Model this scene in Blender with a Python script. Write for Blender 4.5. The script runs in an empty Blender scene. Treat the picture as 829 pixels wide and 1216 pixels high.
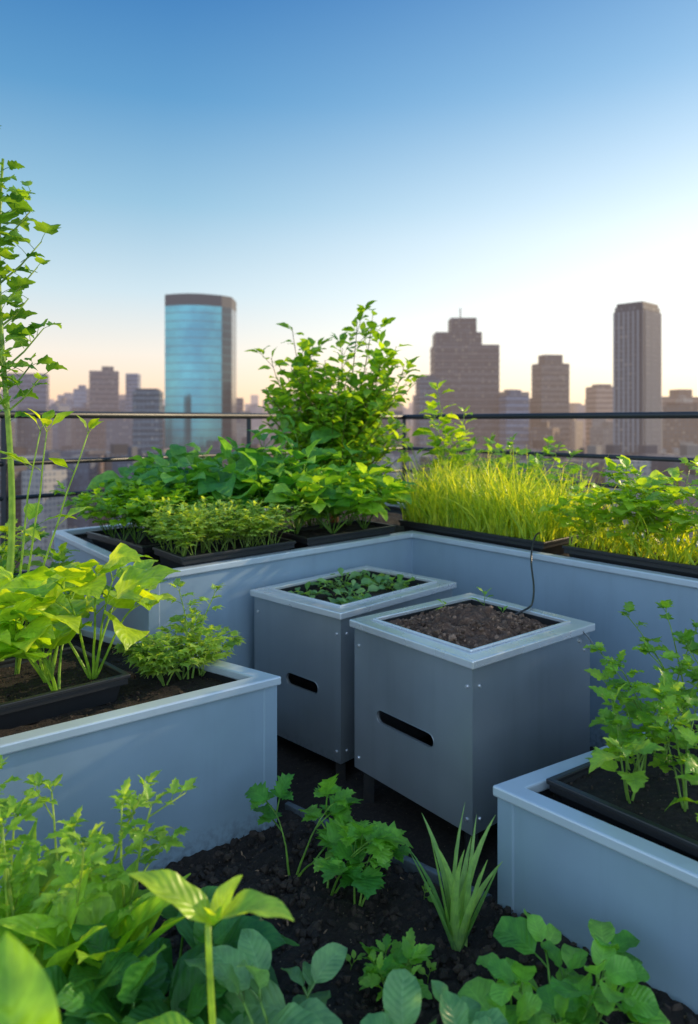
import bpy, bmesh, math, random
from mathutils import Vector, Matrix, noise
random.seed(7)
R=random.uniform
Z=Vector((0,0,1))
scene=bpy.context.scene
# ------------------------------------------------------------------ node helpers
def newmat(name):
    m=bpy.data.materials.new(name); m.use_nodes=True
    nt=m.node_tree; nt.nodes.clear()
    out=nt.nodes.new('ShaderNodeOutputMaterial')
    return m,nt,out
def N(nt,t,**k):
    n=nt.nodes.new(t)
    for a,b in k.items(): setattr(n,a,b)
    return n
def math_(nt,op,a,b=None,c=None,clamp=False):
    n=nt.nodes.new('ShaderNodeMath'); n.operation=op; n.use_clamp=clamp
    for i,v in enumerate((a,b,c)):
        if v is None: continue
        if isinstance(v,(int,float)): n.inputs[i].default_value=v
        else: nt.links.new(v,n.inputs[i])
    return n.outputs[0]
def mixc(nt,f,a,b,mode='MIX'):
    n=nt.nodes.new('ShaderNodeMix'); n.data_type='RGBA'; n.blend_type=mode
    for s,v in ((n.inputs[0],f),(n.inputs[6],a),(n.inputs[7],b)):
        if isinstance(v,(int,float)): s.default_value=v
        elif isinstance(v,tuple): s.default_value=(*v[:3],1)
        else: nt.links.new(v,s)
    return n.outputs[2]
def noise_(nt,scale,detail=4,vec=None,rough=.6):
    n=nt.nodes.new('ShaderNodeTexNoise'); n.inputs['Scale'].default_value=scale; n.inputs['Detail'].default_value=detail
    n.inputs['Roughness'].default_value=rough
    if vec is None:
        g=nt.nodes.new('ShaderNodeNewGeometry'); vec=g.outputs['Position']
    nt.links.new(vec,n.inputs['Vector']); return n.outputs['Fac']
def ramp_(nt,fac,stops):
    n=nt.nodes.new('ShaderNodeValToRGB'); e=n.color_ramp.elements
    while len(e)<len(stops): e.new(.5)
    for i,(p,c) in enumerate(stops):
        e[i].position=p; e[i].color=(*c,1) if len(c)==3 else c
    nt.links.new(fac,n.inputs[0]); return n.outputs[0]
def bump_(nt,h,strength,dist=.01):
    n=nt.nodes.new('ShaderNodeBump'); n.inputs['Strength'].default_value=strength; n.inputs['Distance'].default_value=dist
    nt.links.new(h,n.inputs['Height']); return n.outputs[0]
def princ(nt,out,**k):
    p=nt.nodes.new('ShaderNodeBsdfPrincipled')
    for a,v in k.items():
        s=p.inputs[a.replace('_',' ')]
        if isinstance(v,(int,float)): s.default_value=v
        elif isinstance(v,tuple): s.default_value=(*v[:3],1)
        else: nt.links.new(v,s)
    if out: nt.links.new(p.outputs[0],out.inputs[0])
    return p
# ------------------------------------------------------------------ materials
def leaf_mat():
    m,nt,out=newmat('leaf')
    at=N(nt,'ShaderNodeAttribute',attribute_name='tint')
    uv=N(nt,'ShaderNodeUVMap'); sp=N(nt,'ShaderNodeSeparateXYZ'); nt.links.new(uv.outputs[0],sp.inputs[0])
    a=math_(nt,'ABSOLUTE',math_(nt,'MULTIPLY_ADD',sp.outputs[0],2.0,-1.0))
    mid=math_(nt,'SUBTRACT',1.0,math_(nt,'MULTIPLY',a,11.0),clamp=True)
    w=math_(nt,'SINE',math_(nt,'MULTIPLY',math_(nt,'MULTIPLY_ADD',sp.outputs[1],8.0,math_(nt,'MULTIPLY',a,-2.0)),6.283))
    side=math_(nt,'MULTIPLY',math_(nt,'SUBTRACT',w,.82,clamp=True),3.5)
    vein=math_(nt,'MAXIMUM',mid,side)
    nz=noise_(nt,28,2)
    dark=ramp_(nt,nz,[(.3,(.70,.75,.75)),(.7,(1.3,1.22,1.05))])
    c=mixc(nt,1.0,at.outputs['Color'],dark,'MULTIPLY')
    light=mixc(nt,1.0,c,(1.6,1.4,1.7),'MULTIPLY')
    c=mixc(nt,math_(nt,'MULTIPLY',vein,.45),c,light)
    b=bump_(nt,math_(nt,'MULTIPLY',w,-.5),.35,.003)
    p=princ(nt,None,Base_Color=c,Roughness=.36,Normal=b)
    p.inputs['Specular IOR Level'].default_value=.5
    tr=N(nt,'ShaderNodeBsdfTranslucent'); nt.links.new(mixc(nt,1.0,c,(2.7,2.05,.45),'MULTIPLY'),tr.inputs[0])
    mx=N(nt,'ShaderNodeMixShader'); mx.inputs[0].default_value=.45
    nt.links.new(p.outputs[0],mx.inputs[1]); nt.links.new(tr.outputs[0],mx.inputs[2]); nt.links.new(mx.outputs[0],out.inputs[0])
    return m
def paint_mat(name,col,metal,rough,var=.08,dirt=.16):
    m,nt,out=newmat(name)
    n1=noise_(nt,2.5,4); n2=noise_(nt,90,2)
    lo=tuple(c*(1-var) for c in col); hi=tuple(min(1,c*(1+var)) for c in col)
    c=ramp_(nt,n1,[(.3,lo),(.7,hi)])
    g=N(nt,'ShaderNodeNewGeometry'); mp=N(nt,'ShaderNodeMapping'); mp.inputs['Scale'].default_value=(14,14,1.2); nt.links.new(g.outputs['Position'],mp.inputs[0])
    n3=noise_(nt,1.0,4,mp.outputs[0])
    c=mixc(nt,math_(nt,'MULTIPLY',ramp_(nt,n3,[(.52,(0,0,0)),(.75,(1,1,1))]),dirt),c,tuple(x*.5 for x in col))
    sz=N(nt,'ShaderNodeSeparateXYZ'); nt.links.new(g.outputs['Position'],sz.inputs[0])
    lowz=math_(nt,'SUBTRACT',1.0,math_(nt,'DIVIDE',sz.outputs[2],.09),clamp=True)
    sp=math_(nt,'MULTIPLY',lowz,ramp_(nt,noise_(nt,55,5),[(.42,(0,0,0)),(.7,(1,1,1))]))
    c=mixc(nt,math_(nt,'MULTIPLY',sp,.6),c,(.05,.038,.03))
    r=math_(nt,'MULTIPLY_ADD',n1,.25,rough-.12)
    princ(nt,out,Base_Color=c,Metallic=metal,Roughness=r,Normal=bump_(nt,n2,.06,.002))
    return m
def soil_mat(name,c0,c1,c2,sc=60):
    m,nt,out=newmat(name)
    n1=noise_(nt,sc,5,rough=.75); n2=noise_(nt,6,3)
    c=ramp_(nt,n1,[(.3,c0),(.55,c1),(.72,c2)])
    g=N(nt,'ShaderNodeNewGeometry'); v=N(nt,'ShaderNodeTexVoronoi'); v.inputs['Scale'].default_value=95; nt.links.new(g.outputs['Position'],v.inputs['Vector'])
    f=math_(nt,'MULTIPLY',math_(nt,'LESS_THAN',v.outputs['Distance'],.17),math_(nt,'GREATER_THAN',noise_(nt,40,2),.63))
    c=mixc(nt,f,c,(.32,.25,.17))
    c=mixc(nt,math_(nt,'MULTIPLY',n2,.4),c,c0)
    princ(nt,out,Base_Color=c,Roughness=.9,Normal=bump_(nt,n1,1.0,.02))
    return m
def tint_mat(name,rough=.85,metal=0):
    m,nt,out=newmat(name)
    at=N(nt,'ShaderNodeAttribute',attribute_name='tint')
    n1=noise_(nt,120,3)
    c=mixc(nt,1.0,at.outputs['Color'],ramp_(nt,n1,[(.3,(.6,.6,.6)),(.7,(1.3,1.3,1.3))]),'MULTIPLY')
    princ(nt,out,Base_Color=c,Roughness=rough,Metallic=metal,Normal=bump_(nt,n1,.8,.006))
    return m
def city_mat(name,mode='wall'):
    m,nt,out=newmat(name)
    at=N(nt,'ShaderNodeAttribute',attribute_name='tint')
    uv=N(nt,'ShaderNodeUVMap'); sp=N(nt,'ShaderNodeSeparateXYZ'); nt.links.new(uv.outputs[0],sp.inputs[0])
    def band(s,per,lo,hi):
        f=math_(nt,'FRACT',math_(nt,'DIVIDE',s,per))
        return math_(nt,'MULTIPLY',math_(nt,'GREATER_THAN',f,lo),math_(nt,'LESS_THAN',f,hi))
    g=N(nt,'ShaderNodeNewGeometry')
    if mode=='wall':
        PX,PY=3.6,3.8
        f=math_(nt,'MULTIPLY',band(sp.outputs[0],PX,.22,.78),band(sp.outputs[1],PY,.28,.78))
        cell=N(nt,'ShaderNodeTexWhiteNoise'); cell.noise_dimensions='2D'
        cx=N(nt,'ShaderNodeCombineXYZ'); nt.links.new(math_(nt,'FLOOR',math_(nt,'DIVIDE',sp.outputs[0],PX)),cx.inputs[0]); nt.links.new(math_(nt,'FLOOR',math_(nt,'DIVIDE',sp.outputs[1],PY)),cx.inputs[1])
        nt.links.new(cx.outputs[0],cell.inputs['Vector'])
        win=ramp_(nt,cell.outputs[0],[(0,(.03,.04,.06)),(.75,(.09,.12,.17)),(1,(.34,.30,.25))])
        col=mixc(nt,math_(nt,'MULTIPLY',f,.85),at.outputs['Color'],win)
        p=princ(nt,None,Base_Color=col,Roughness=math_(nt,'MULTIPLY_ADD',f,-.5,.8))
    elif mode=='glass':
        f=math_(nt,'MULTIPLY',band(sp.outputs[0],3.0,.05,.97),band(sp.outputs[1],8.0,.06,.96))
        nn_=noise_(nt,.03,3)
        col=mixc(nt,f,(.07,.13,.16),mixc(nt,1.0,at.outputs['Color'],ramp_(nt,nn_,[(.35,(.7,.75,.8)),(.65,(1.35,1.2,1.1))]),'MULTIPLY'))
        p=princ(nt,None,Base_Color=col,Roughness=.14,Metallic=.85)
    elif mode=='trim':
        p=princ(nt,None,Base_Color=at.outputs['Color'],Roughness=.7)
    else:
        n=noise_(nt,.012,6)
        col=ramp_(nt,n,[(.35,(.06,.08,.06)),(.5,(.14,.14,.13)),(.7,(.25,.24,.23))])
        p=princ(nt,None,Base_Color=col,Roughness=.9)
    # aerial perspective painted as emissive haze, mixed over surfaces by distance from the terrace
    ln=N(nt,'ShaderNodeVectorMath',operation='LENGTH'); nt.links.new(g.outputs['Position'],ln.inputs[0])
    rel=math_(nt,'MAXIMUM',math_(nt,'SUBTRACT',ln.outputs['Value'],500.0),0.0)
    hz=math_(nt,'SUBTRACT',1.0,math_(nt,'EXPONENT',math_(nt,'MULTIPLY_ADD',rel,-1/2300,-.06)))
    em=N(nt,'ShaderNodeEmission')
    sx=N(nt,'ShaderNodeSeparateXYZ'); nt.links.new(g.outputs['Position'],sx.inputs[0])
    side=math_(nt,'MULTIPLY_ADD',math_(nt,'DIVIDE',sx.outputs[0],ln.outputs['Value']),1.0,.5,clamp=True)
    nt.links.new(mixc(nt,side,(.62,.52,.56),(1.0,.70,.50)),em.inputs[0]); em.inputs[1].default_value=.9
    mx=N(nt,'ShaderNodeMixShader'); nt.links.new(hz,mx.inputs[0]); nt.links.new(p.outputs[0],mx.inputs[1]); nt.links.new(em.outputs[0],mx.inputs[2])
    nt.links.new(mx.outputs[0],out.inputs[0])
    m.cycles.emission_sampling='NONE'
    return m
LEAF=leaf_mat()
PLANTER=paint_mat('planter_paint',(.26,.37,.475),.2,.40)
RIM=paint_mat('planter_rim_paint',(.46,.56,.64),.2,.34)
STEEL=paint_mat('bin_steel',(.37,.42,.46),.7,.34)
STEELRIM=paint_mat('bin_rim',(.66,.70,.73),.5,.28)
BLACK=paint_mat('black_plastic',(.018,.02,.023),0,.38)
EDGE=paint_mat('edging_metal',(.10,.13,.16),.3,.5)
RAILM=paint_mat('railing_steel',(.03,.035,.042),.5,.4)
BOLT=paint_mat('bolt_steel',(.6,.62,.65),.8,.3)
SOIL=soil_mat('potting_soil',(.006,.0045,.004),(.020,.014,.011),(.06,.041,.029))
COMPOST=soil_mat('compost_soil',(.035,.019,.012),(.15,.086,.056),(.30,.19,.13),42)
CLOD=tint_mat('soil_crumb')
ROOF=soil_mat('roof_felt',(.03,.03,.032),(.05,.05,.052),(.07,.07,.07),30)
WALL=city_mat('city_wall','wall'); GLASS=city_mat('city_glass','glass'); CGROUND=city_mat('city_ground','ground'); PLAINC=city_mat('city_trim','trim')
# ------------------------------------------------------------------ mesh accumulator
class Acc:
    def __init__(s): s.v=[];s.f=[];s.uv=[];s.c=[];s.m=[]
    def add(s,verts,faces,uvs,col,mi=0):
        o=len(s.v); s.v+=verts; s.uv+=uvs; s.c+=[col]*len(verts)
        s.f+=[tuple(i+o for i in f) for f in faces]; s.m+=[mi]*len(faces)
    def obj(s,name,mats,smooth=True,parent=None):
        me=bpy.data.meshes.new(name); me.from_pydata(s.v,[],s.f)
        ul=me.uv_layers.new(name='UVMap'); idx=[0]*len(me.loops); me.loops.foreach_get('vertex_index',idx)
        flat=[]; 
        for i in idx: flat+=s.uv[i]
        ul.data.foreach_set('uv',flat)
        ca=me.color_attributes.new('tint','FLOAT_COLOR','POINT'); fc=[]
        for c in s.c: fc+=[c[0],c[1],c[2],1]
        ca.data.foreach_set('color',fc)
        for m in (mats if isinstance(mats,list) else [mats]): me.materials.append(m)
        me.polygons.foreach_set('material_index',s.m)
        me.polygons.foreach_set('use_smooth',[smooth]*len(s.f))
        me.update()
        o=bpy.data.objects.new(name,me); scene.collection.objects.link(o)
        if parent: o.parent=parent
        return o
def empty(name):
    o=bpy.data.objects.new(name,None); scene.collection.objects.link(o); return o
def mixcol(a,b,t): return tuple(a[i]*(1-t)+b[i]*t for i in range(3))
# ------------------------------------------------------------------ leaves and stems
PROF={
 'oval':lambda t:max(0,math.sin(math.pi*t**.8))**.85,
 'lance':lambda t:max(0,math.sin(math.pi*t**.85))**1.25,
 'heart':lambda t:max(0,math.sin(math.pi*min(1,t+.04)**.55))**.8,
 'round':lambda t:math.sqrt(max(0,1-(2*t-1)**2)),
 'spoon':lambda t:max(0,math.sin(math.pi*t**1.5))**.8,
 'blade':lambda t:(1-t)**.7*(.75+.25*min(1,t*6)),
}
def leaf(A,base,d,L,W,shape='oval',curl=.6,fold=.22,col=(.1,.3,.05),n=7,roll=0,serr=0,cols=(-1,-.5,0,.5,1)):
    d=Vector(d).normalized(); s=d.cross(Z)
    if n<=5: cols=(-1,0,1)
    if s.length<.05: s=Vector((math.cos(roll*7),math.sin(roll*7),0))
    s.normalize()
    if roll: s=(Matrix.Rotation(roll,3,d)@s)
    nr=s.cross(d); p=Vector(base); pr=PROF[shape]
    vs=[];uv=[];ph=R(0,6); k=curl/n; nc=len(cols); sw=R(-.5,.5)/n
    for i in range(n+1):
        t=i/n; w=W*.5*max(.03,pr(t))
        if serr and 0<i<n: w*=1+serr*(1 if i%2 else -1)
        for j in cols:
            rp=(math.sin(t*15+ph+j*2)*.12+math.sin(t*7+ph*2-j*3)*.08)*abs(j)*w
            back= -0.12*L*abs(j)*serr*2 if (serr and i%2==0) else 0
            vs.append(tuple(p+s*(j*w)+nr*(fold*abs(j)*w+rp)+d*back)); uv.append((j*.5+.5,t))
        p=p+d*(L/n)
        C,S=math.cos(k),math.sin(k); d,nr=(d*C-nr*S),(nr*C+d*S)
        C,S=math.cos(sw),math.sin(sw); d,s=(d*C+s*S),(s*C-d*S)
    fs=[(i*nc+j,i*nc+j+1,(i+1)*nc+j+1,(i+1)*nc+j) for i in range(n) for j in range(nc-1)]
    A.add(vs,fs,uv,col)
def tube(A,pts,r0,r1,col,sides=5):
    n=len(pts); vs=[];uv=[];pts=[Vector(p) for p in pts]
    for i,p in enumerate(pts):
        d=(pts[min(i+1,n-1)]-pts[max(i-1,0)]).normalized()
        a=d.cross(Vector((.3,.9,.1))); 
        if a.length<.1: a=d.cross(Vector((1,0,0)))
        a.normalize(); b=d.cross(a); r=r0+(r1-r0)*i/(n-1)
        for k in range(sides):
            t=2*math.pi*k/sides; vs.append(tuple(p+a*(r*math.cos(t))+b*(r*math.sin(t)))); uv.append((.3,i/n*.1+.02))
    fs=[(i*sides+k,i*sides+(k+1)%sides,(i+1)*sides+(k+1)%sides,(i+1)*sides+k) for i in range(n-1) for k in range(sides)]
    fs.append(tuple((n-1)*sides+k for k in range(sides)))
    A.add(vs,fs,uv,col)
def mk(L,W,shape='oval',lo=(.05,.15,.03),hi=(.12,.3,.05),curl=.7,fold=.22,k=1,spread=.8,pet=.2,serr=0,n=7,pr=.0012):
    def f(A,pos,d,sc=1):
        d=Vector(d).normalized(); c=mixcol(lo,hi,random.random()); l=L*sc*R(.7,1.2)
        p=Vector(pos)
        if pet>0:
            q=p+d*l*pet*.5+Z*l*pet*.1; p2=q+d*l*pet*.5; tube(A,[p,q,p2],pr,pr*.8,mixcol(c,(.2,.3,.08),.4),3); p=p2
        if k==1: leaf(A,p,d+Vector((R(-.1,.1),R(-.1,.1),R(-.1,.1))),l,W/L*l,shape,curl*R(.5,1.4),fold*R(.6,1.3),c,n,R(-.6,.6),serr)
        else:
            s=d.cross(Z); 
            if s.length<.1: s=Vector((1,0,0))
            s.normalize(); up=s.cross(d)
            for q in range(k):
                a=(q/(k-1)-.5)*2*spread; dd=Matrix.Rotation(a,3,up)@d
                ll=l*(1-.35*abs(a)/max(spread,.01))
                leaf(A,p,dd,ll*.8,W/L*ll,shape,curl*R(.5,1.3),fold,mixcol(c,lo if random.random()<.5 else hi,.2),n,R(-.25,.25),serr)
    return f
def plant(A,base,n,H,spread,lf,nl,r=.003,scol=(.12,.25,.05),bend=.35,start=.3,lift=.35,term=3,sub=None,hvar=.25,az0=None):
    for k in range(n):
        az=R(0,6.283) if az0 is None else az0+R(-.6,.6); tl=spread*math.sqrt(R(.03,1)); ln=H*R(1-hvar,1.05)
        d=Vector((math.sin(tl)*math.cos(az),math.sin(tl)*math.sin(az),math.cos(tl)))
        p=Vector(base)+Vector((math.cos(az),math.sin(az),0))*r*2; pts=[p.copy()]; m=8; dirs=[d.copy()]
        hz=Vector((math.cos(az),math.sin(az),0))
        for i in range(m):
            d=(d+Vector((R(-.08,.08),R(-.08,.08),0))+hz*(bend/m)*(i/m*1.5)-Z*(bend/m)*(i/m)).normalized()
            p=p+d*ln/m; pts.append(p.copy()); dirs.append(d.copy())
        tube(A,pts,r,r*.4,scol)
        ph=R(0,6)
        for i in range(nl):
            t=start+(1-start)*(i+.3)/nl; x=t*m; j=min(m-1,int(x)); q=pts[j].lerp(pts[j+1],x-j)
            la=ph+i*2.4+R(-.3,.3); h=Vector((math.cos(la),math.sin(la),0)); ld=dirs[j]*lift+h*.85+Z*R(-.1,.25)
            sc=(.65+.5*math.sin(math.pi*min(1,t*.9)))
            if sub and random.random()<sub: 
                q2=q+ld.normalized()*H*.18; tube(A,[q,q2],r*.4,r*.25,scol,4)
                for s_ in range(4):
                    lf(A,q.lerp(q2,.4+.2*s_),ld+Vector((R(-.7,.7),R(-.7,.7),R(-.2,.4))),sc*.8)
            else: lf(A,q,ld,sc)
        for i in range(term):
            la=ph+i*6.283/max(1,term); lf(A,pts[-1],dirs[-1]*.9+Vector((math.cos(la),math.sin(la),0))*.6,.7)
# ------------------------------------------------------------------ polygons
def area(p): return .5*sum(p[i][0]*p[(i+1)%len(p)][1]-p[(i+1)%len(p)][0]*p[i][1] for i in range(len(p)))
def ccw(p): return p if area(p)>0 else p[::-1]
def off(poly,d):
    n=len(poly); res=[]
    for i in range(n):
        a=Vector(poly[i-1]);b=Vector(poly[i]);c=Vector(poly[(i+1)%n])
        e1=(b-a).normalized(); e2=(c-b).normalized(); n1=Vector((-e1.y,e1.x)); n2=Vector((-e2.y,e2.x))
        k=1+n1.dot(n2); res.append(tuple(b+(n1+n2)*(d/k)))
    return res
def inside(p,poly):
    x,y=p; r=False; n=len(poly)
    for i in range(n):
        x1,y1=poly[i];x2,y2=poly[(i+1)%n]
        if (y1>y)!=(y2>y) and x<(x2-x1)*(y-y1)/(y2-y1)+x1: r=not r
    return r
def bev(o,w=.004,seg=2):
    m=o.modifiers.new('bevel','BEVEL'); m.width=w; m.segments=seg; m.limit_method='ANGLE'; m.angle_limit=.6
    for p in o.data.polygons: p.use_smooth=False
def meshobj(name,v,f,mat,parent=None,b=0):
    me=bpy.data.meshes.new(name); me.from_pydata(v,[],f); me.materials.append(mat); me.update()
    bm=bmesh.new(); bm.from_mesh(me); bmesh.ops.recalc_face_normals(bm,faces=bm.faces); bm.to_mesh(me); bm.free()
    o=bpy.data.objects.new(name,me); scene.collection.objects.link(o)
    if parent: o.parent=parent
    if b: bev(o,b)
    return o
def ring(name,outer,inner,z0,z1,mat,parent=None,b=.004,inner_low=None):
    n=len(outer); il=inner_low or inner
    v=[(x,y,z1) for x,y in outer]+[(x,y,z1) for x,y in inner]+[(x,y,z0) for x,y in outer]+[(x,y,z0) for x,y in il]
    f=[]
    for i in range(n):
        j=(i+1)%n
        f+=[(i,j,n+j,n+i),(2*n+i,2*n+j,j,i),(n+i,n+j,3*n+j,3*n+i),(2*n+j,2*n+i,3*n+i,3*n+j)]
    return meshobj(name,v,f,mat,parent,b)
def prism(name,poly,z0,z1,mat,parent=None,b=0,top=None):
    n=len(poly); top=top or poly
    v=[(x,y,z0) for x,y in poly]+[(x,y,z1) for x,y in top]
    f=[tuple(range(n)),tuple(range(n,2*n))]+[(i,(i+1)%n,n+(i+1)%n,n+i) for i in range(n)]
    return meshobj(name,v,f,mat,parent,b)
def soil(name,poly,z,mat,parent,step=.02,amp=.012,seed=0,mound=None,clip=False):
    xs=[p[0] for p in poly]; ys=[p[1] for p in poly]; x0,y0=min(xs),min(ys)
    nx=int((max(xs)-x0)/step)+2; ny=int((max(ys)-y0)/step)+2
    v=[];idx={};f=[]
    def gv(i,j):
        if (i,j) in idx: return idx[(i,j)]
        x=x0+i*step;y=y0+j*step
        h=z+amp*(noise.noise(Vector((x*9,y*9,seed)))+.6*noise.noise(Vector((x*28,y*28,seed)))+.5*noise.noise(Vector((x*70,y*70,seed))))
        if mound: h+=mound(x,y)
        idx[(i,j)]=len(v); v.append((x,y,h)); return idx[(i,j)]
    for i in range(nx):
        for j in range(ny):
            if inside((x0+(i+.5)*step,y0+(j+.5)*step),poly): f.append((gv(i,j),gv(i+1,j),gv(i+1,j+1),gv(i,j+1)))
    me=bpy.data.meshes.new(name); me.from_pydata(v,[],f); me.materials.append(mat); me.polygons.foreach_set('use_smooth',[True]*len(f))
    o=bpy.data.objects.new(name,me); scene.collection.objects.link(o); o.parent=parent
    return o
_b=bmesh.new(); bmesh.ops.create_icosphere(_b,subdivisions=1,radius=1); _b.verts.ensure_lookup_table()
ICV=[v.co.copy() for v in _b.verts]; ICF=[tuple(x.index for x in f.verts) for f in _b.faces]; _b.free()
def clods(name,poly,z,count,smin,smax,cols,parent,mound=None,chip=.06):
    A=Acc(); xs=[p[0] for p in poly]; ys=[p[1] for p in poly]; c=0
    while c<count:
        x=R(min(xs),max(xs)); y=R(min(ys),max(ys))
        if not inside((x,y),poly): continue
        c+=1; s=smin+(smax-smin)*random.random()**4; ch=random.random()<chip
        h=z+(mound(x,y) if mound else 0)-s*.1
        if ch: s=R(.003,.007)
        M=Matrix.Rotation(R(0,6),3,Vector((R(-1,1),R(-1,1),R(-1,1))).normalized())
        sc=Vector((R(.6,1.3),R(.5,1.2),R(.4,1.0))) if not ch else Vector((1.3,.45,.25))
        vs=[tuple(Vector((x,y,h))+M@Vector((q.x*sc.x,q.y*sc.y,q.z*sc.z))*s*R(.65,1.3)) for q in ICV]
        col=mixcol(cols[0],cols[1],random.random()) if not ch else (.20,.13,.08)
        A.add(vs,ICF,[(0,0)]*12,col)
    return A.obj(name,CLOD,False,parent)
DK=((.008,.006,.005),(.045,.031,.022))
# ------------------------------------------------------------------ planters
def planter(name,poly,z1,z0=-.05,rim=.055,soilz=.045,nclod=500,seams=True,clodpoly=None):
    poly=ccw(poly); e=empty(name)
    ring('walls',off(poly,.012),off(poly,.032),z0,z1-.0285,PLANTER,e,.002)
    ring('rim',poly,off(poly,rim),z1-.028,z1,RIM,e,.005)
    ring('inner_liner',off(poly,.034),off(poly,rim-.006),z1-.10,z1-.030,BLACK,e,0)
    soil('soil',off(poly,.036),z1-soilz,SOIL,e,.02,.012,z1)
    clods('soil_crumbs',off(poly,rim),z1-soilz,nclod,.003,.012,DK,e)
    n=len(poly)
    for i in range(n):
        a,b,c=Vector(poly[i-1]),Vector(poly[i]),Vector(poly[(i+1)%n])
        e1=(a-b).normalized(); e2=(c-b).normalized()
        if e1.cross(e2)>0: continue
        o9=Vector(off(poly,.0085)[i]); o2=Vector(off(poly,.02)[i]); w=.045
        k=[o9,o9+e1*w,o2+e1*w,o2,o2+e2*w,o9+e2*w]
        prism('corner_post',[tuple(q) for q in k],z0,z1-.029,PLANTER,e,.0015)
    return e
LP=[(-.2165,2.33),(-1.62,3.33),(-2.6,2.3),(-1.6,1.29)]
planter('raised_planter',LP,.48,nclod=1500)
RP=[(.371,1.879),(1.43,.75),(2.44,1.13),(1.352,2.485)]
planter('raised_planter',RP,.356,nclod=1200)
BP=[(-.76,2.73),(.33,3.78),(2.45,1.16),(3.1,1.78),(.116,5.47),(-1.575,3.84)]
planter('corner_planter',BP,.72,rim=.05)
def tray(poly,z0,z1,step=.012,nclod=120,name='plant_tray'):
    poly=ccw(poly); e=empty(name)
    top=off(poly,.014); bot=off(poly,.03)
    n=len(poly)
    v=[(x,y,z1-.004) for x,y in top]+[(x,y,z0) for x,y in bot]
    f=[(i,(i+1)%n,n+(i+1)%n,n+i) for i in range(n)]+[tuple(range(n,2*n))]
    meshobj('tub',v,f,BLACK,e)
    ring('tray_rim',off(poly,-.002),off(poly,.016),z1-.013,z1,BLACK,e,.003)
    ring('tray_band',off(poly,.004),off(poly,.0135),z1-.032,z1-.0135,BLACK,e,.002)
    soil('soil',off(poly,.0145),z1-.02,SOIL,e,step,.008,z1)
    clods('soil_crumbs',off(poly,.02),z1-.02,nclod,.003,.009,DK,e)
    return e
T_L=[(-.676,2.236),(-.95,2.52),(-1.5,2.05),(-1.2,1.78)]
tray(T_L,.435,.52,nclod=500)
T1=[(-.66,2.86),(-.24,3.26),(-.42,3.50),(-.84,3.10)]; tray(T1,.675,.762)
T2=[(-.19,3.31),(.24,3.72),(.06,3.96),(-.37,3.55)]; tray(T2,.675,.765)
T0=[(-.90,3.15),(-.72,3.33),(-1.10,3.78),(-1.3,3.58)]; tray(T0,.675,.755)
T3=[(.27,3.93),(.86,3.20),(1.11,3.44),(.52,4.17)]; tray(T3,.675,.765)
T4=[(.92,3.12),(1.75,2.1),(2.0,2.34),(1.17,3.36)]; tray(T4,.675,.765)
T5=[(.512,1.875),(1.3,.95),(1.9,1.42),(1.15,2.30)]; tray(T5,.30,.375,nclod=1500)
# ------------------------------------------------------------------ compost bins
def boltat(w,nn,z,parent,r=.0065):
    bm=bmesh.new(); M=Matrix.Translation((w.x+nn.x*.002,w.y+nn.y*.002,z))@Vector((nn.x,nn.y,0)).to_track_quat('Z','Y').to_matrix().to_4x4()
    bmesh.ops.create_cone(bm,cap_ends=True,segments=10,radius1=r,radius2=r*.7,depth=.006,matrix=M)
    me=bpy.data.meshes.new('bolt'); bm.to_mesh(me); bm.free(); me.materials.append(BOLT)
    q=bpy.data.objects.new('bolt',me); scene.collection.objects.link(q); q.parent=parent
def panel(name,p0,p1,z0,z1,th,mat,parent,slot=None,bolts=True):
    p0=Vector(p0);p1=Vector(p1);L=(p1-p0).length;e=(p1-p0)/L;nn=Vector((e.y,-e.x))
    bm=bmesh.new(); loops=[[(0,z0),(L,z0),(L,z1),(0,z1)]]
    if slot:
        s0,s1,zc,h=slot; r=h/2; pts=[]
        for k in range(9):
            a=math.pi/2+math.pi*k/8; pts.append((s0+r+r*math.cos(a),zc+r*math.sin(a)))
        for k in range(9):
            a=-math.pi/2+math.pi*k/8; pts.append((s1-r+r*math.cos(a),zc+r*math.sin(a)))
        loops.append(pts)
    ed=[]
    for lp in loops:
        vs=[bm.verts.new((x,0,z)) for x,z in lp]
        ed+=[bm.edges.new((vs[i],vs[(i+1)%len(vs)])) for i in range(len(vs))]
    bmesh.ops.triangle_fill(bm,edges=ed,use_beauty=True)
    g=bmesh.ops.extrude_face_region(bm,geom=list(bm.faces))
    for q in g['geom']:
        if isinstance(q,bmesh.types.BMVert): q.co.y+=th
    bmesh.ops.recalc_face_normals(bm,faces=bm.faces)
    for q in bm.verts:
        w=p0+e*q.co.x-nn*q.co.y; q.co=(w.x,w.y,q.co.z)
    me=bpy.data.meshes.new(name); bm.to_mesh(me); bm.free(); me.materials.append(mat)
    o=bpy.data.objects.new(name,me); scene.collection.objects.link(o); o.parent=parent
    if slot:
        s0,s1,zc,h=slot; A=Acc(); r=h/2+.001; pts=[]
        for k in range(20):
            a=math.pi/2+math.pi*k/9 if k<10 else -math.pi/2+math.pi*(k-10)/9
            cx=(s0+h/2) if k<10 else (s1-h/2)
            w=p0+e*(cx+r*math.cos(a))+nn*.001; pts.append(Vector((w.x,w.y,zc+r*math.sin(a))))
        pts.append(pts[0]); 
        tube(A,pts,.0010,.0010,(.02,.02,.02)); A.obj('slot_edge',STEEL,True,parent)
    if bolts:
        for (x,z) in ((.022,z0+.04),(.022,z1-.06),(L-.022,z0+.04),(L-.022,z1-.06)):
            boltat(p0+e*x,nn,z,parent)
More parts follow.
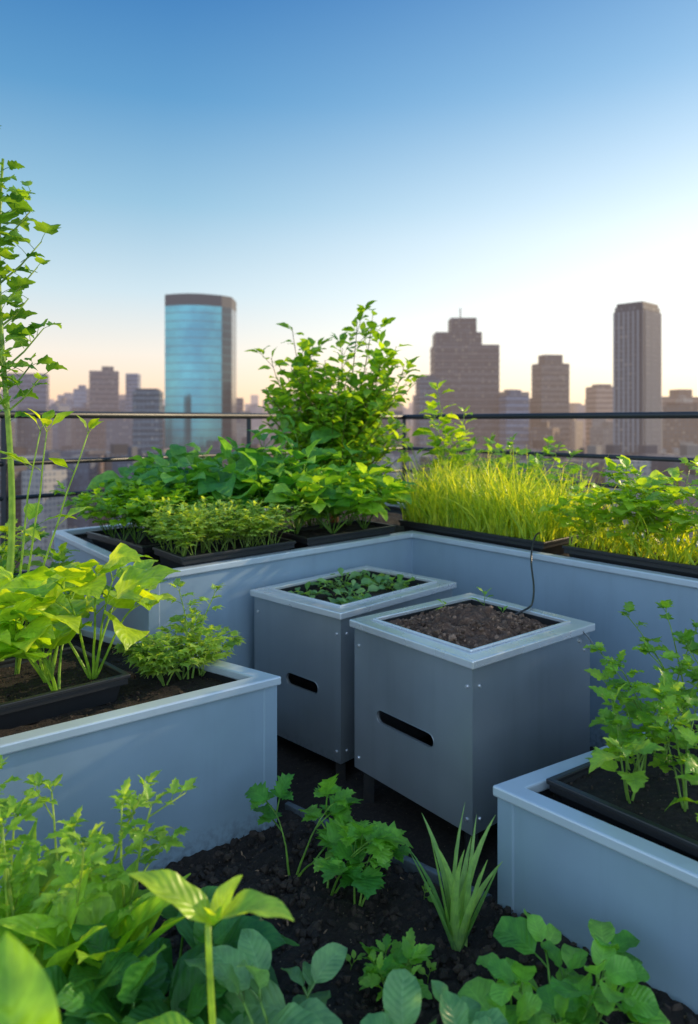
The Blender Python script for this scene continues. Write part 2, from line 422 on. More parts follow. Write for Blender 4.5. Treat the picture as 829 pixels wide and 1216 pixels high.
def bin_(poly,z0,z1,soilm,slot_edge,slot,cl,amp,mound,cnt,smax,soilz=.05,step=.01):
    poly=ccw(poly); e=empty('compost_bin'); body=off(poly,.014); n=4
    for i in range(4):
        a=Vector(body[i]);b=Vector(body[(i+1)%4]); L=(b-a).length; q=(b-a)/L
        if i%2: a=a+q*.0105; b=b-q*.0105
        s=None
        if i==slot_edge: s=(slot[0]*L,slot[1]*L,slot[2],slot[3])
        panel('side_panel',a,b,z0,z1-.0265,.010,STEEL,e,s)
    ring('lid_frame',poly,off(poly,.058),z1-.026,z1,STEELRIM,e,.004)
    ring('inner_frame',off(poly,.059),off(poly,.068),z1-.07,z1+.007,STEELRIM,e,.003)
    ring('hatch_seal',off(poly,.0685),off(poly,.074),z1-.07,z1-.004,BLACK,e,0)
    prism('liner_floor',off(poly,.03),z0+.003,z0+.02,BLACK,e)
    soil('soil',off(poly,.056),z1-soilz,soilm,e,step,amp,z1,mound)
    clods('soil_crumbs',off(poly,.085),z1-soilz,cnt,.002,smax,cl,e,mound,.03)
    for p in off(poly,.05):
        prism('foot',[(p[0]-.018,p[1]-.018),(p[0]+.018,p[1]-.018),(p[0]+.018,p[1]+.018),(p[0]-.018,p[1]+.018)],-.05,z0,BLACK,e)
    return e
B1=[(0,2.56),(.361,2.11),(.855,2.51),(.494,2.96)]
B2=[(-.413,3.01),(-.03,2.64),(.470,3.155),(.083,3.52)]
def m1(x,y): 
    g=math.exp(-(((x-.43)**2+(y-2.54)**2)/.045))
    return .062*g+(.3+g)*.026*noise.noise(Vector((x*15,y*15,9)))+.012*noise.noise(Vector((x*45,y*45,2)))
e1_=bin_(B1,.08,.60,COMPOST,0,(.22,.71,.30,.043),((.04,.022,.014),(.26,.165,.11)),.014,m1,1700,.014,.036,.006)
bin_(B2,.04,.60,SOIL,0,(.40,.76,.285,.046),DK,.010,None,400,.01,.033)
pA,pB=Vector(B1[1]),Vector(B1[2]); ee=(pB-pA).normalized(); nn=Vector((ee.y,-ee.x)); w=pA+ee*.56-nn*.004
A=Acc(); tube(A,[(*(w+nn*.004),.585),(*(w+nn*.010+ee*.02),.565),(*(w+nn*.010+ee*.05),.535),(*(w+nn*.004+ee*.055),.52)],.003,.003,(0,0,0),6); A.obj('latch_wire',BOLT,True,e1_)
boltat(w-nn*.009,nn,.55,e1_,.008); boltat(w+ee*.055-nn*.009,nn,.52,e1_,.008)
# ------------------------------------------------------------------ terrace, soil bed
deck=[(-3.6,-2.5),(4.4,-2.5),(4.4,1.25),(.47,6.1),(-3.2,2.6)]
hb=empty('rooftop_terrace')
prism('roof_slab',deck,-3.0,-.06,ROOF,hb)
e=empty('garden_soil')
bed=[(-2.0,-.2),(1.8,-.2),(1.7,1.0),(.5,2.05),(.4,1.9),(-.20,2.40),(-.3,2.6),(-2.0,2.0)]
def mb(x,y):
    dd=abs((x-.371)*.73+(y-1.879)*.684)
    h=.055*math.exp(-(dd/.13)**2)*min(1,max(0,(x-.30)/.08)) if x>.30 else 0
    return h+.03*math.exp(-((x+.1)**2+(y-1.9)**2)/.05)+.022*noise.noise(Vector((x*4,y*4,4)))
soil('soil_surface',bed,0.0,SOIL,e,.012,.022,3,mb)
clods('soil_crumbs',[(-.9,1.1),(1.0,1.1),(.5,1.8),(.38,1.9),(-.22,2.38),(-.9,1.9)],.004,8500,.002,.017,DK,e,mb,.04)
soil('soil_under_bins',[(-.35,2.2),(.4,1.8),(1.5,2.3),(.3,3.9),(-.7,2.9)],-.035,SOIL,e,.03,.01,5)
v=Vector((.60,-.50)).normalized(); nn=Vector((-v.y,v.x))
a=Vector((-.215,2.405)); b=Vector((.372,1.925))
prism('bed_edging_board',[tuple(a),tuple(b),tuple(b+nn*.02),tuple(a+nn*.02)],-.05,.032,EDGE,None,.004)
# ------------------------------------------------------------------ railing
rl=empty('terrace_railing'); C=Vector((.45,5.9)); LD=Vector((-1.09,-1.05)).normalized(); RD=Vector((.934,-1.155)).normalized()
for z,r in ((1.335,.020),(1.08,.014),(.90,.012),(.5,.012)):
    A=Acc(); tube(A,[(*(C+LD*5.2),z),(*C,z)],r,r,(0,0,0),10); tube(A,[(*C,z),(*(C+RD*6.0),z)],r,r,(0,0,0),10); A.obj('rail',RAILM,True,rl)
for D,L in ((LD,(0,1.55,3.1,4.6)),(RD,(2.6,5.0))):
    for t in L:
        p=C+D*t; s=.014; q=[(p.x-s,p.y-s),(p.x+s,p.y-s),(p.x+s,p.y+s),(p.x-s,p.y+s)]; prism('post',q,-.06,1.318,RAILM,rl,.003)
A=Acc(); cp=[Vector(q) for q in ((.90,3.30,.80),(.83,3.20,.80),(.80,3.155,.76),(.775,3.08,.70),(.74,2.90,.64),(.70,2.76,.612),(.66,2.66,.615),(.60,2.62,.60),(.55,2.62,.57))]
pts=[]
for i in range(len(cp)-1):
    p0,p1,p2,p3=cp[max(i-1,0)],cp[i],cp[i+1],cp[min(i+2,len(cp)-1)]
    for k in range(6):
        t=k/6; pts.append(.5*((2*p1)+(p2-p0)*t+(2*p0-5*p1+4*p2-p3)*t*t+(3*p1-p0-3*p2+p3)*t**3))
tube(A,pts,.004,.004,(0,0,0),8); A.obj('irrigation_hose',BLACK)
# ------------------------------------------------------------------ plants
YG0,YG1=(.19,.38,.02),(.40,.58,.05)
G0,G1=(.06,.23,.025),(.18,.42,.05)
def P(name,fn):
    A=Acc(); fn(A); return A.obj(name,LEAF)
def quadpt(q,u,v):
    a,b,c,d=[Vector(x) for x in q]; return a.lerp(b,u).lerp(d.lerp(c,u),v)
def f(A):
    base=Vector((-1.11,2.36,.5)); pts=[]; 
    for i in range(25):
        t=i/24; pts.append(base+Vector((.025*math.sin(t*5)+.03*t-.03,.02*math.sin(t*7),1.66*t)))
    tube(A,pts,.013,.004,(.22,.38,.10),8)
    lf=mk(.088,.072,'heart',(.06,.20,.03),(.20,.40,.07),curl=1.1,fold=.35,pet=.45,k=1,serr=.15,n=10)
    for i in range(44):
        t=.48+.52*(i/44); j=min(23,int(t*24)); p=pts[j].lerp(pts[j+1],t*24-j); a=i*2.4
        lf(A,p,Vector((math.cos(a),math.sin(a),.5)),.5+.65*math.sin(math.pi*min(1,(1-t)*1.5+.10)))
    for i in range(24):
        t=.50+.46*i/24; j=int(t*24); p=pts[j]; a=i*2.1+.4; d=Vector((math.cos(a),math.sin(a)*.7,1.1)).normalized(); q=p+d*R(.1,.2)
        tube(A,[p,(p+q)/2+Z*-.01,q],.004,.002,(.2,.34,.1))
        for k in range(4): lf(A,p.lerp(q,.5+.16*k),Vector((R(-1,1),R(-1,1),.5)),R(.5,.95))
    lf2=mk(.15,.07,'lance',G0,YG1,curl=1.2,pet=.3)
    for i in range(3):
        t=.14+.06*i; p=pts[int(t*24)]; a=i*2.4+1; lf2(A,p,Vector((math.cos(a),math.sin(a),.4)),.7)
P('kale_stalk_plant',f)
def f(A):
    plant(A,(-1.06,2.3,.5),3,.9,.12,mk(.10,.05,'lance',YG0,YG1,pet=.3),3,.005,(.22,.38,.08),bend=.1,start=.3)
P('bean_stalk_plant',f)
def f(A):
    lf=mk(.15,.135,'heart',(.16,.38,.03),(.44,.62,.04),curl=1.0,fold=.12,pet=.4,n=10,pr=.0025)
    for b,h,n in (((-.92,2.22,.5),.32,6),((-1.05,2.1,.5),.30,5),((-.80,2.26,.5),.36,6),((-.85,2.12,.5),.24,4),((-1.2,2.05,.5),.26,4)):
        plant(A,b,n,h,.75,lf,2,.005,(.22,.40,.06),bend=.7,start=.5,lift=.5,term=2)
P('cucumber_plant',f)
def f(A):
    lf=mk(.062,.024,'lance',(.18,.36,.08),(.36,.56,.15),curl=.9,k=5,spread=1.1,pet=.4,serr=.3,n=5)
    for b,h in (((-.56,2.42,.44),.21),((-.50,2.45,.44),.17),((-.66,2.48,.44),.18),((-.6,2.36,.44),.14)):
        plant(A,b,6,h,.7,lf,8,.003,(.22,.38,.1),bend=.5,start=.25)
    plant(A,(-.53,2.42,.44),2,.33,.25,lf,8,.004,(.22,.38,.1),bend=.3,start=.3)
P('tomato_seedling',f)
def f(A):
    lf=mk(.11,.06,'oval',G0,YG1,curl=.8,k=3,spread=.9,pet=.3,serr=.15,n=8)
    for b,h in (((-1.35,2.75,.44),.40),((-1.15,2.78,.44),.30),((-1.55,2.5,.44),.42),((-1.5,2.9,.44),.42),((-1.75,2.8,.44),.42)):
        plant(A,b,7,h,.6,lf,6,.004,bend=.5)
P('bean_plant',f)
def f(A):
    lf=mk(.09,.05,'oval',(.12,.32,.03),(.32,.56,.05),curl=.9,k=3,spread=.9,pet=.4,serr=.18,n=6)
    for _ in range(17):
        p=quadpt(T0,R(.05,.95),R(.05,.95)); plant(A,(p.x,p.y,.74),4,.27,.7,lf,5,.0025,bend=.5)
P('parsley_plant',f)
def f(A):
    lf=mk(.055,.020,'lance',(.18,.36,.07),(.42,.60,.17),curl=.9,k=5,spread=1.2,pet=.4,serr=.25,n=4)
    for _ in range(42):
        p=quadpt(T1,R(.05,.95),R(.06,.94)); plant(A,(p.x,p.y,.74),3,.21,.65,lf,6,.002,(.22,.36,.1),bend=.4,term=2)
P('carrot_greens',f)
def f(A):
    lf=mk(.18,.13,'oval',(.05,.22,.05),(.17,.42,.08),curl=1.1,fold=.25,pet=.5,n=9,pr=.003)
    for b,h in (((-.75,3.75,.68),.42),((-.50,3.95,.68),.50),((-.30,4.15,.68),.54),((-.95,3.95,.68),.38),((-.45,3.65,.68),.36),((-.65,4.2,.68),.50),((-.2,3.9,.68),.44)):
        plant(A,b,9,h,.8,lf,4,.005,(.16,.32,.08),bend=.6,start=.4,lift=.5)
P('chard_plant',f)
def f(A):
    lf=mk(.14,.09,'oval',(.07,.25,.03),(.30,.54,.06),curl=1.0,fold=.2,pet=.3,n=9,pr=.003)
    for b,h in (((-.26,3.55,.75),.26),((-.08,3.56,.75),.29),((.08,3.72,.75),.30),((-.15,3.75,.75),.30),((.0,3.85,.75),.32)):
        plant(A,b,8,h,.85,lf,5,.004,(.16,.32,.08),bend=.5,start=.3,lift=.5)
P('pepper_plant',f)
def f(A):
    lf=mk(.082,.052,'oval',(.08,.24,.02),(.27,.50,.05),curl=.7,pet=.2,n=4,pr=.001)
    b=Vector((-.09,4.45,.68))
    tube(A,[b,b+Z*.2,b+Z*.4],.03,.018,(.12,.09,.05),8)
    for i in range(150):
        az=R(0,6.28); tl=1.15*math.sqrt(R(0,1))
        d=Vector((math.sin(tl)*math.cos(az),math.sin(tl)*math.sin(az),math.cos(tl)))
        p=b+Z*R(.10,.45); ln=R(.38,.66); pts=[p.copy()]
        for k in range(6):
            d=(d+Vector((R(-.14,.14),R(-.14,.14),R(-.02,.16)))).normalized(); p=p+d*ln/6; pts.append(p.copy())
        tube(A,pts,.005,.002,(.14,.18,.05),4)
        for k in range(27):
            x=R(1.5,6); j=min(5,int(x)); q=pts[j].lerp(pts[j+1],x-j); lf(A,q,Vector((R(-1,1),R(-1,1),R(-.3,.8))),R(.6,1.05))
    for (dx,dy,h) in ((-.26,0,1.20),(-.16,.1,1.08),(.24,.05,1.30),(.14,-.1,1.22),(.38,.0,1.08),(-.06,.05,1.0),(.44,.1,.98),(-.40,.1,1.02),(.05,.1,1.08),(.29,-.1,1.02)):
        p=b+Z*.3; q=b+Vector((dx,dy,h)); mid=p.lerp(q,.5)+Vector((dx*.3,dy*.3,0)); pts=[p*(1-t)**2+mid*2*t*(1-t)+q*t*t for t in [k/12 for k in range(13)]]
        tube(A,pts,.006,.002,(.14,.18,.05),4)
        for k in range(22):
            x=R(4,12); j=min(11,int(x)); c=pts[j].lerp(pts[j+1],x-j); lf(A,c,Vector((R(-1,1),R(-1,1),R(-.1,.7))),R(.8,1.15))
        for k in range(6):
            j=int(R(6,12)); c=pts[j]; dd=Vector((R(-1,1),R(-1,1),R(.3,.9))).normalized(); c2=c+dd*R(.08,.15); tube(A,[c,c2],.002,.001,(.12,.2,.05),4)
            for t in (.5,.8,1,1,1): lf(A,c.lerp(c2,t),dd+Vector((R(-1,1),R(-1,1),R(-.3,.5))),R(.8,1.1))
P('shrub',f)
def grass(A,q,n,h0,h1,c0,c1,z=.74,lean=.35):
    for _ in range(n):
        p=quadpt(q,R(.01,.99),R(.03,.97)); a=R(0,6.28); l=R(h0,h1)*(1+.35*noise.noise(Vector((p.x*5,p.y*5,1)))); t=lean*random.random()
        leaf(A,(p.x,p.y,z),(math.cos(a)*t,math.sin(a)*t,1),l,R(.006,.011),'blade',R(.2,1.6),.3,mixcol(c0,c1,random.random()),5,R(-1,1))
GA,GB=(.20,.38,.03),(.54,.66,.08)
def f(A):
    grass(A,T3,1900,.18,.42,GA,GB,lean=.5)
    grass(A,[(.30,4.3),(1.15,3.5),(1.35,3.7),(.55,4.5)],800,.28,.5,GA,GB,.68,.5)
P('grass_clump',f)
def f(A):
    lf=mk(.09,.062,'oval',(.14,.33,.02),(.38,.58,.05),curl=.8,pet=.3,n=6,serr=.1,k=1)
    plant(A,(.62,4.35,.68),4,.84,.14,lf,15,.004,(.22,.38,.08),bend=.15,start=.4)
    plant(A,(.50,4.45,.68),4,.62,.35,lf,10,.004,(.22,.38,.08),bend=.2,start=.3)
P('pea_vine',f)
def f(A):
    lf=mk(.07,.045,'oval',(.10,.28,.03),(.25,.48,.07),curl=.8,pet=.3,n=5)
    for b,h in (((.85,4.25,.68),.52),((.98,4.1,.68),.52),((.74,4.5,.68),.52),((1.08,3.95,.68),.46)):
        plant(A,b,9,h,.5,lf,12,.004,(.15,.28,.08),bend=.3,start=.3)
P('mint_plant',f)
def f(A):
    lf=mk(.105,.072,'oval',(.13,.32,.03),(.38,.60,.07),curl=.9,k=3,spread=1.1,pet=.4,n=7,pr=.002)
    for u,v,h in ((.03,.5,.26),(.12,.6,.32),(.22,.4,.34),(.30,.7,.42),(.36,.4,.40),(.46,.5,.38),(.55,.6,.38),(.66,.5,.38),(.8,.5,.38)):
        p=quadpt(T4,u,v); plant(A,(p.x,p.y,.74),5,h,.55,lf,5,.003,(.2,.36,.09),bend=.4,start=.25)
P('bean_plant',f)
def f(A):
    grass(A,T4,1000,.10,.24,GA,GB,lean=.8)
P('chive_clump',f)
def f(A):
    lf=mk(.055,.038,'spoon',(.12,.30,.12),(.28,.50,.20),curl=.8,pet=.4,n=6)
    for _ in range(26):
        p=quadpt(B2,R(.22,.78),R(.2,.8)); plant(A,(p.x,p.y,.565),2,R(.02,.05),1.1,lf,1,.002,(.15,.28,.1),bend=.3,term=2)
P('lettuce_seedlings',f)
def f(A):
    lf=mk(.045,.028,'oval',(.12,.32,.04),(.24,.50,.08),curl=.6,pet=.3,n=6)
    plant(A,(.50,2.70,.59),1,.07,.3,lf,2,.002,term=3)
    plant(A,(.56,2.62,.58),1,.03,.4,lf,1,.0015,term=2)
    plant(A,(.36,2.66,.59),1,.03,.4,lf,1,.0015,term=2)
P('bean_sprout',f)
def f(A):
    lf=mk(.060,.042,'oval',(.10,.28,.03),(.30,.54,.07),curl=.9,k=3,spread=1.0,pet=.35,serr=.22,n=8)
    for b,h,n in (((.86,2.0,.355),.36,4),((1.0,2.1,.355),.42,4),((.76,1.88,.355),.27,3),((.82,1.76,.355),.26,3),((1.1,2.0,.355),.38,3)):
        plant(A,b,n,h,.40,lf,5,.0035,(.2,.36,.09),bend=.45,start=.35)
P('celery_plant',f)
def f(A):
    lf=mk(.075,.052,'heart',(.12,.32,.03),(.32,.56,.07),curl=.9,pet=.35,serr=.15,n=10)
    for b,h,n in (((.70,1.80,.355),.28,3),((.83,1.62,.355),.20,2),((.76,1.95,.355),.25,3)):
        plant(A,b,n,h,.5,lf,5,.0035,(.2,.36,.09),bend=.45,start=.3)
P('radish_plant',f)
# foreground bed
def f(A):
    lf=mk(.125,.085,'oval',(.06,.27,.04),(.22,.50,.07),curl=1.0,k=3,spread=1.05,pet=.45,serr=.2,n=13,pr=.003)
    for b,h,n in (((-.16,2.04,.0),.20,3),((-.06,1.96,.0),.21,3),((.02,1.90,.0),.14,3)):
        plant(A,b,n,h,.6,lf,1,.004,(.18,.36,.07),bend=.6,start=.6,term=2)
P('strawberry_plant',f)
def f(A):
    for i in range(14):
        a=i*2.4; t=.05+.36*(i/14)**.8; l=R(.26,.38)*(1.1-.35*i/14); c=mixcol((.14,.34,.14),(.30,.52,.20),random.random())
        leaf(A,(.265+.012*math.cos(a),1.78+.012*math.sin(a),0),(math.sin(t)*math.cos(a),math.sin(t)*math.sin(a),math.cos(t)),l,.030,'blade',R(-.1,.3),.6,c,9,R(-.2,.2))
P('aloe_plant',f)
def f(A):
    lf=mk(.062,.030,'oval',(.08,.30,.03),(.24,.50,.07),curl=.7,pet=.15,serr=.15,n=10)
    plant(A,(.095,1.62,0),6,.10,.5,lf,5,.003,(.16,.32,.06),bend=.3,start=.3)
P('mint_plant',f)
def f(A):
    lf=mk(.085,.07,'round',(.08,.30,.05),(.26,.56,.10),curl=1.0,fold=.25,pet=.35,n=9,pr=.003)
    for b,h,n in (((.41,1.45,0),.19,5),((.33,1.42,0),.16,2),((.49,1.5,0),.19,4)):
        plant(A,b,n,h,.45,lf,2,.005,(.2,.4,.1),bend=.4,start=.55)
P('basil_plant',f)
def f(A):
    lf=mk(.11,.085,'round',(.11,.30,.12),(.20,.44,.18),curl=1.0,fold=.2,pet=.35,n=9,pr=.003)
    plant(A,(.13,1.27,0),5,.20,.5,lf,2,.005,(.2,.4,.1),bend=.4,start=.55)
P('cabbage_seedling',f)
def f(A):
    lf=mk(.14,.085,'oval',(.13,.30,.14),(.22,.46,.20),curl=1.0,fold=.2,pet=.25,n=11,pr=.004)
    for b,h,n in (((-.10,1.29,0),.24,4),((-.20,1.33,0),.20,3)):
        plant(A,b,n,h,.5,lf,2,.006,(.22,.4,.12),bend=.5,start=.5)
P('cabbage_plant',f)
def f(A):
    lf=mk(.17,.115,'oval',(.03,.15,.04),(.09,.30,.07),curl=1.0,fold=.15,pet=.25,n=12,pr=.004)
    for b,h,n in (((-.44,1.47,0),.25,6),((-.36,1.44,0),.23,4),((-.52,1.4,0),.22,4)):
        plant(A,b,n,h,.65,lf,2,.006,(.16,.34,.08),bend=.5,start=.5)
P('spinach_plant',f)
def f(A):
    b=Vector((-.235,1.15,0)); top=Vector((-.215,1.15,.50)); pts=[b.lerp(top,t)+Vector((.012*math.sin(t*4),0,0)) for t in [k/10 for k in range(11)]]
    tube(A,pts,.0065,.005,(.28,.46,.08),8)
    for d,l,w,c,cu in (((-.75,-.05,.75),.16,.060,(.34,.56,.05),.5),((.85,.05,.60),.14,.062,(.28,.52,.07),1.0),((.25,.5,.9),.08,.035,(.30,.54,.06),.5),((-.2,-.3,.9),.05,.02,(.36,.58,.06),.3)):
        leaf(A,top,d,l,w,'oval',cu,.35,c,14,R(-.2,.2))
    for z,d,l,w,c in ((.30,(-.8,.1,.5),.14,.06,(.24,.50,.05)),(.27,(.8,.2,.5),.13,.065,(.22,.46,.06))):
        leaf(A,b+Z*z,d,l,w,'oval',1.2,.3,c,14,0)
P('sunflower_seedling',f)
def f(A):
    lf=mk(.070,.026,'lance',(.14,.34,.04),(.36,.58,.09),curl=.9,k=3,spread=.9,pet=.3,serr=.2,n=7)
    for b,h in (((-.60,1.57,0),.54),((-.50,1.60,0),.50),((-.72,1.52,0),.55),((-.66,1.45,0),.48)):
        plant(A,b,3,h,.18,lf,9,.005,(.26,.42,.1),bend=.25,start=.35,sub=.25)
P('dill_plant',f)
def f(A):
    for i,(x,y) in enumerate(((-.49,1.47),(-.60,1.42),(-.70,1.50))):
        for k in range(7):
            a=k*2.4+i; t=.15+.07*k
            leaf(A,(x,y,.12),(math.sin(t)*math.cos(a),math.sin(t)*math.sin(a),math.cos(t)),R(.22,.36),.085,'lance',R(.4,1.1),.35,mixcol((.12,.34,.03),(.34,.58,.06),random.random()),14,0)
        tube(A,[(x,y,0),(x,y,.13)],.01,.008,(.2,.38,.1))
P('romaine_lettuce_plant',f)
def f(A):
    b=Vector((-.335,.74,.0)); tube(A,[b,b+Vector((0,.02,.3)),b+Vector((-.02,.02,.60))],.006,.004,(.25,.42,.08),8)
    t=b+Vector((-.02,.02,.57))
    for d,l,w in (((.0,.1,.95),.17,.10),((-.8,.1,.6),.15,.08),((.6,.5,.2),.10,.06)):
        leaf(A,t,d,l,w,'oval',.6,.3,(.22,.50,.03),14,.3)
P('spinach_seedling',f)
def f(A):
    lf=mk(.032,.020,'oval',(.12,.32,.04),(.26,.50,.08),curl=.6,pet=.3,n=6)
    for x,y in ((.20,1.96),(-.22,1.72),(.0,1.70),(.33,1.62),(.18,1.68),(-.05,1.52),(.24,1.52)):
        plant(A,(x,y,mb(x,y)),1,R(.02,.035),.4,lf,1,.0015,term=3)
P('herb_sprouts',f)
# ------------------------------------------------------------------ city
GZ=-95
def box(A,cx,cy,w,d,z0,z1,rot,col,mi=0):
    c,s=math.cos(rot),math.sin(rot); cs=[(-w/2,-d/2),(w/2,-d/2),(w/2,d/2),(-w/2,d/2)]
    W=[(cx+x*c-y*s,cy+x*s+y*c) for x,y in cs]; u=0
    for i in range(4):
        j=(i+1)%4; l=math.hypot(W[j][0]-W[i][0],W[j][1]-W[i][1])
        A.add([(*W[i],z0),(*W[j],z0),(*W[j],z1),(*W[i],z1)],[(0,1,2,3)],[(u,z0-GZ),(u+l,z0-GZ),(u+l,z1-GZ),(u,z1-GZ)],col,mi); u+=l
    A.add([(*q,z1) for q in W],[(0,1,2,3)],[(.1,.1)]*4,col,mi)
def tower(name,cx,cy,w,d,zt,rot,col,steps=(),bands=0,fins=0,cap=None,mat=0,spire=0,trim=None):
    A=Acc(); box(A,cx,cy,w,d,GZ,zt,rot,col,mat)
    lt=trim or tuple(min(1,c*2.2+.05) for c in col)
    if bands:
        z=GZ+bands
        while z<zt-1: box(A,cx,cy,w+.8,d+.8,z,z+1.2,rot,lt,2); z+=bands
    if fins:
        c,s=math.cos(rot),math.sin(rot)
        for sx in range(fins+1):
            for fx,fy in ((-w/2+w*sx/fins,-d/2),(-w/2,-d/2+d*sx/fins)):
                box(A,cx+fx*c-fy*s,cy+fx*s+fy*c,1.9,1.9,GZ,zt-4,rot,lt,2)
    for (ox,sw,sd,h) in steps:
        c,s=math.cos(rot),math.sin(rot); box(A,cx+ox*c,cy+ox*s,sw,sd,zt+.01,zt+h,rot,col,mat)
    if cap: box(A,cx,cy,w*cap[0],d*cap[0],zt+.02,zt+cap[1],rot,(.05,.06,.08),2)
    if spire: box(A,cx-4,cy,1.2,1.2,zt,zt+spire,rot,(.1,.1,.1),2)
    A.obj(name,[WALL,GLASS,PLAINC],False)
A=Acc(); cx,cy=-148,700; w=54; pl=[]
for k in range(15):
    t=k/14; x=-w/2+w*t; pl.append((cx+x-2,cy-9*math.sin(math.pi*t)-4*(1-t)))
pl+= [(cx+w/2+6,cy+10),(cx+w/2+6,cy+40),(cx-w/2,cy+40)]
u=0
for i in range(len(pl)):
    j=(i+1)%len(pl); a,b=pl[i],pl[j]; l=math.dist(a,b); side=i>=14
    for z0,z1,c,mi in ((GZ,112,(.075,.30,.36) if not side else (.03,.05,.07),1),(112,123,(.03,.045,.06),2)):
        A.add([(*a,z0),(*b,z0),(*b,z1),(*a,z1)],[(0,1,2,3)],[(u,z0-GZ),(u+l,z0-GZ),(u+l,z1-GZ),(u,z1-GZ)],c,mi)
    u+=l
A.add([(*p,123) for p in pl],[tuple(range(len(pl)))],[(0,0)]*len(pl),(.05,.07,.09),2)
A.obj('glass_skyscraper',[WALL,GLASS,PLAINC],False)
BR=(.075,.05,.05); BL=(.07,.10,.16); DKB=(.04,.05,.07); TN=(.22,.15,.12)
tower('stepped_skyscraper',127,800,70,40,84,.0,(.036,.030,.038),[(-8,50,32,14),(-2,28,24,30)],7,0,None,0,42)
tower('striped_skyscraper',239,600,31,24,95,.75,(.02,.03,.05),[],0,6,(.92,3),0,0,(.20,.21,.24))
tower('office_tower',228,820,34,24,66,.2,(.06,.05,.05),[(0,22,16,10)],6)
tower('office_tower',173,760,24,24,28,.1,BL,[(0,12,12,6)],7)
tower('office_tower',78,720,20,20,44,.1,DKB,[],5,0,(.7,3))
tower('office_tower',-304,900,34,28,63,.3,BR,[(4,14,14,6)],6)
tower('office_tower',-277,930,15,20,62,.1,BL,[],5)
tower('office_tower',-172,620,22,20,27,.1,(.03,.05,.07),[],5,0,(.8,2))
tower('office_tower',-372,840,42,30,56,.3,(.06,.06,.09),[],6)
tower('office_tower',-405,1100,22,24,50,.2,BL,[(0,10,10,6)],6)
tower('office_tower',-350,1000,20,24,46,.2,TN,[(3,8,8,5)],6)
tower('office_tower',-275,1000,28,24,44,.1,TN,[],6)
tower('office_tower',-150,900,34,24,30,.3,BR,[],6)
tower('office_tower',300,860,28,24,42,.2,TN,[],6,0,(.6,3))
tower('office_tower',385,860,50,28,30,.2,(.10,.07,.06),[(10,18,18,9)],6)
tower('office_tower',340,740,22,20,20,.3,BR,[],6)
random.seed(21)
A=Acc()
for i in range(3200):
    az=math.radians(R(-62,62)); D=460+3300*random.random()**.9
    ang=random.triangular(-.085,.042,.006); zt=1.3+D*ang
    if zt<GZ+10: zt=GZ+R(10,40)
    if D<750: zt=min(zt,-24)
    c=random.choice([(.26,.20,.17),(.42,.38,.36),(.10,.08,.08),(.07,.10,.16),(.5,.48,.46),(.20,.12,.09),(.12,.14,.2),(.10,.12,.17)])
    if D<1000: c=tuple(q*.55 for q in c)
    w=R(12,34); rot=R(-.5,.9); x,y=D*math.sin(az),D*math.cos(az)
    box(A,x,y,w,R(14,34),GZ,zt,rot,c,0)
    if random.random()<.6: box(A,x,y,w*R(.2,.5),R(6,12),zt+.01,zt+R(3,8),rot,tuple(q*.7 for q in c),1)
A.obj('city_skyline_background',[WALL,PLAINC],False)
me=bpy.data.meshes.new('city_ground'); S=30000
me.from_pydata([(-S,-S,GZ),(S,-S,GZ),(S,S,GZ),(-S,S,GZ)],[],[(0,1,2,3)]); me.materials.append(CGROUND)
scene.collection.objects.link(bpy.data.objects.new('city_ground',me))
# ------------------------------------------------------------------ sky and sun
EL,AZ=18,58
sd=Vector((math.sin(math.radians(AZ))*math.cos(math.radians(EL)),math.cos(math.radians(AZ))*math.cos(math.radians(EL)),math.sin(math.radians(EL))))
w=bpy.data.worlds.new('World'); scene.world=w; w.use_nodes=True; nt=w.node_tree; bg=nt.nodes['Background']; wo=nt.nodes['World Output']
sky=nt.nodes.new('ShaderNodeTexSky'); sky.sky_type='NISHITA'; sky.sun_disc=False
sky.sun_elevation=math.radians(EL); sky.sun_rotation=math.radians(AZ); sky.air_density=1.0; sky.dust_density=.6; sky.ozone_density=2.0
nt.links.new(sky.outputs[0],bg.inputs[0]); bg.inputs[1].default_value=.05
tc=nt.nodes.new('ShaderNodeTexCoord'); sx=nt.nodes.new('ShaderNodeSeparateXYZ'); nt.links.new(tc.outputs['Generated'],sx.inputs[0])
grad=ramp_(nt,sx.outputs[2],[(0,(.96,.54,.31)),(.035,(.92,.59,.40)),(.09,(.82,.69,.58)),(.17,(.54,.64,.67)),(.28,(.25,.45,.58)),(.40,(.07,.26,.48)),(.52,(.006,.135,.38)),(.75,(.02,.14,.38)),(1,(.03,.15,.38))])
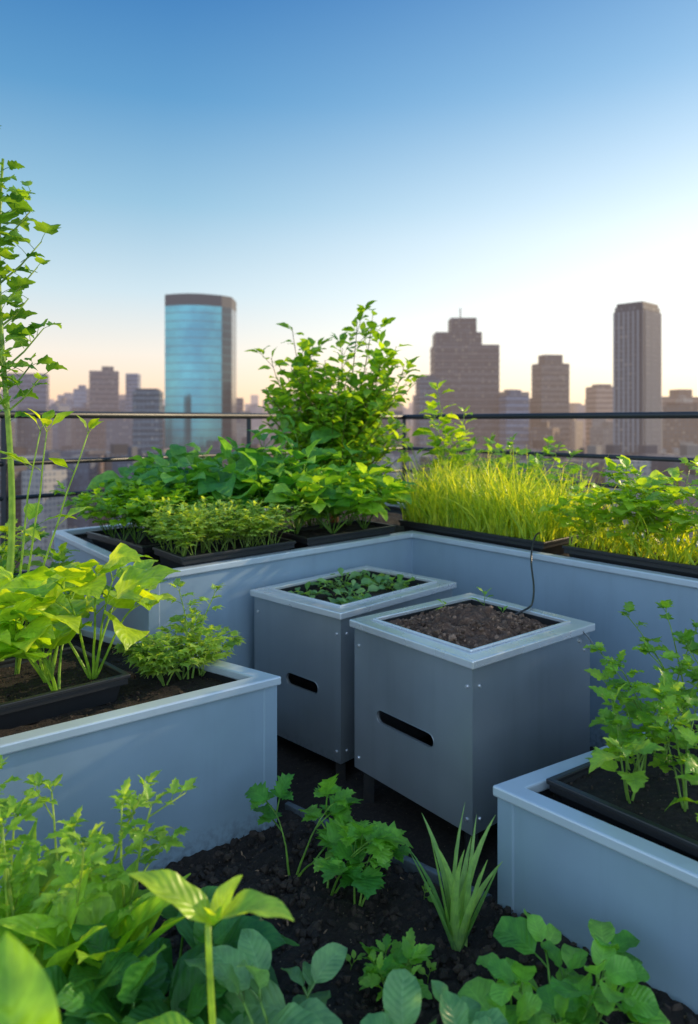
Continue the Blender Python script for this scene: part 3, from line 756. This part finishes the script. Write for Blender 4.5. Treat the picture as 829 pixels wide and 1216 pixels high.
# brighter, warmer towards the low sun
dt=nt.nodes.new('ShaderNodeVectorMath'); dt.operation='DOT_PRODUCT'; nt.links.new(tc.outputs['Generated'],dt.inputs[0]); dt.inputs[1].default_value=(math.sin(math.radians(AZ)),math.cos(math.radians(AZ)),.05)
gl=math_(nt,'POWER',math_(nt,'MULTIPLY',math_(nt,'SUBTRACT',dt.outputs['Value'],.30,clamp=True),1.9,clamp=True),1.25)
gl=math_(nt,'MULTIPLY',gl,math_(nt,'SUBTRACT',1.0,math_(nt,'MULTIPLY',sx.outputs[2],1.25),clamp=True))
glc=ramp_(nt,sx.outputs[2],[(0,(1.0,.66,.40)),(.05,(1.0,.80,.60)),(.12,(1.0,.95,.84)),(.24,(.85,.90,.90)),(.42,(.34,.56,.74)),(.6,(.12,.36,.62))])
glc=mixc(nt,1.0,glc,(1.08,1.06,1.02),'MULTIPLY')
grad=mixc(nt,gl,grad,glc)
# sky behind the camera brightened and paled as added fill on camera-facing fronts
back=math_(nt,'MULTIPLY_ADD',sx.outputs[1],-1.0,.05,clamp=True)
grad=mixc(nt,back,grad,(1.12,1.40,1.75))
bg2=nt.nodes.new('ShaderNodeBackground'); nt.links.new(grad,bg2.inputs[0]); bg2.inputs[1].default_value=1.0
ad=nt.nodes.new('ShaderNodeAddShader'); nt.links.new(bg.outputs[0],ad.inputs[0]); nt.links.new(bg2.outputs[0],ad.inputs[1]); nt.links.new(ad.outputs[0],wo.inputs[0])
l=bpy.data.lights.new('sun','SUN'); l.energy=5.0; l.angle=math.radians(.6); l.color=(1,.76,.46)
o=bpy.data.objects.new('sun',l); o.rotation_euler=(-sd).to_track_quat('-Z','Y').to_euler(); scene.collection.objects.link(o)
# ------------------------------------------------------------------ camera
cam=bpy.data.cameras.new('camera'); co=bpy.data.objects.new('camera',cam); scene.collection.objects.link(co)
co.location=(0,0,1.3); co.rotation_euler=(math.pi/2,0,0)
cam.sensor_fit='HORIZONTAL'; cam.sensor_width=36; cam.lens=37.35; cam.shift_y=-.130
cam.clip_start=.05; cam.clip_end=60000
cam.dof.use_dof=True; cam.dof.focus_distance=2.2; cam.dof.aperture_fstop=3.6
scene.camera=co
scene.view_settings.view_transform='Standard'; scene.view_settings.look='None'; scene.view_settings.exposure=0
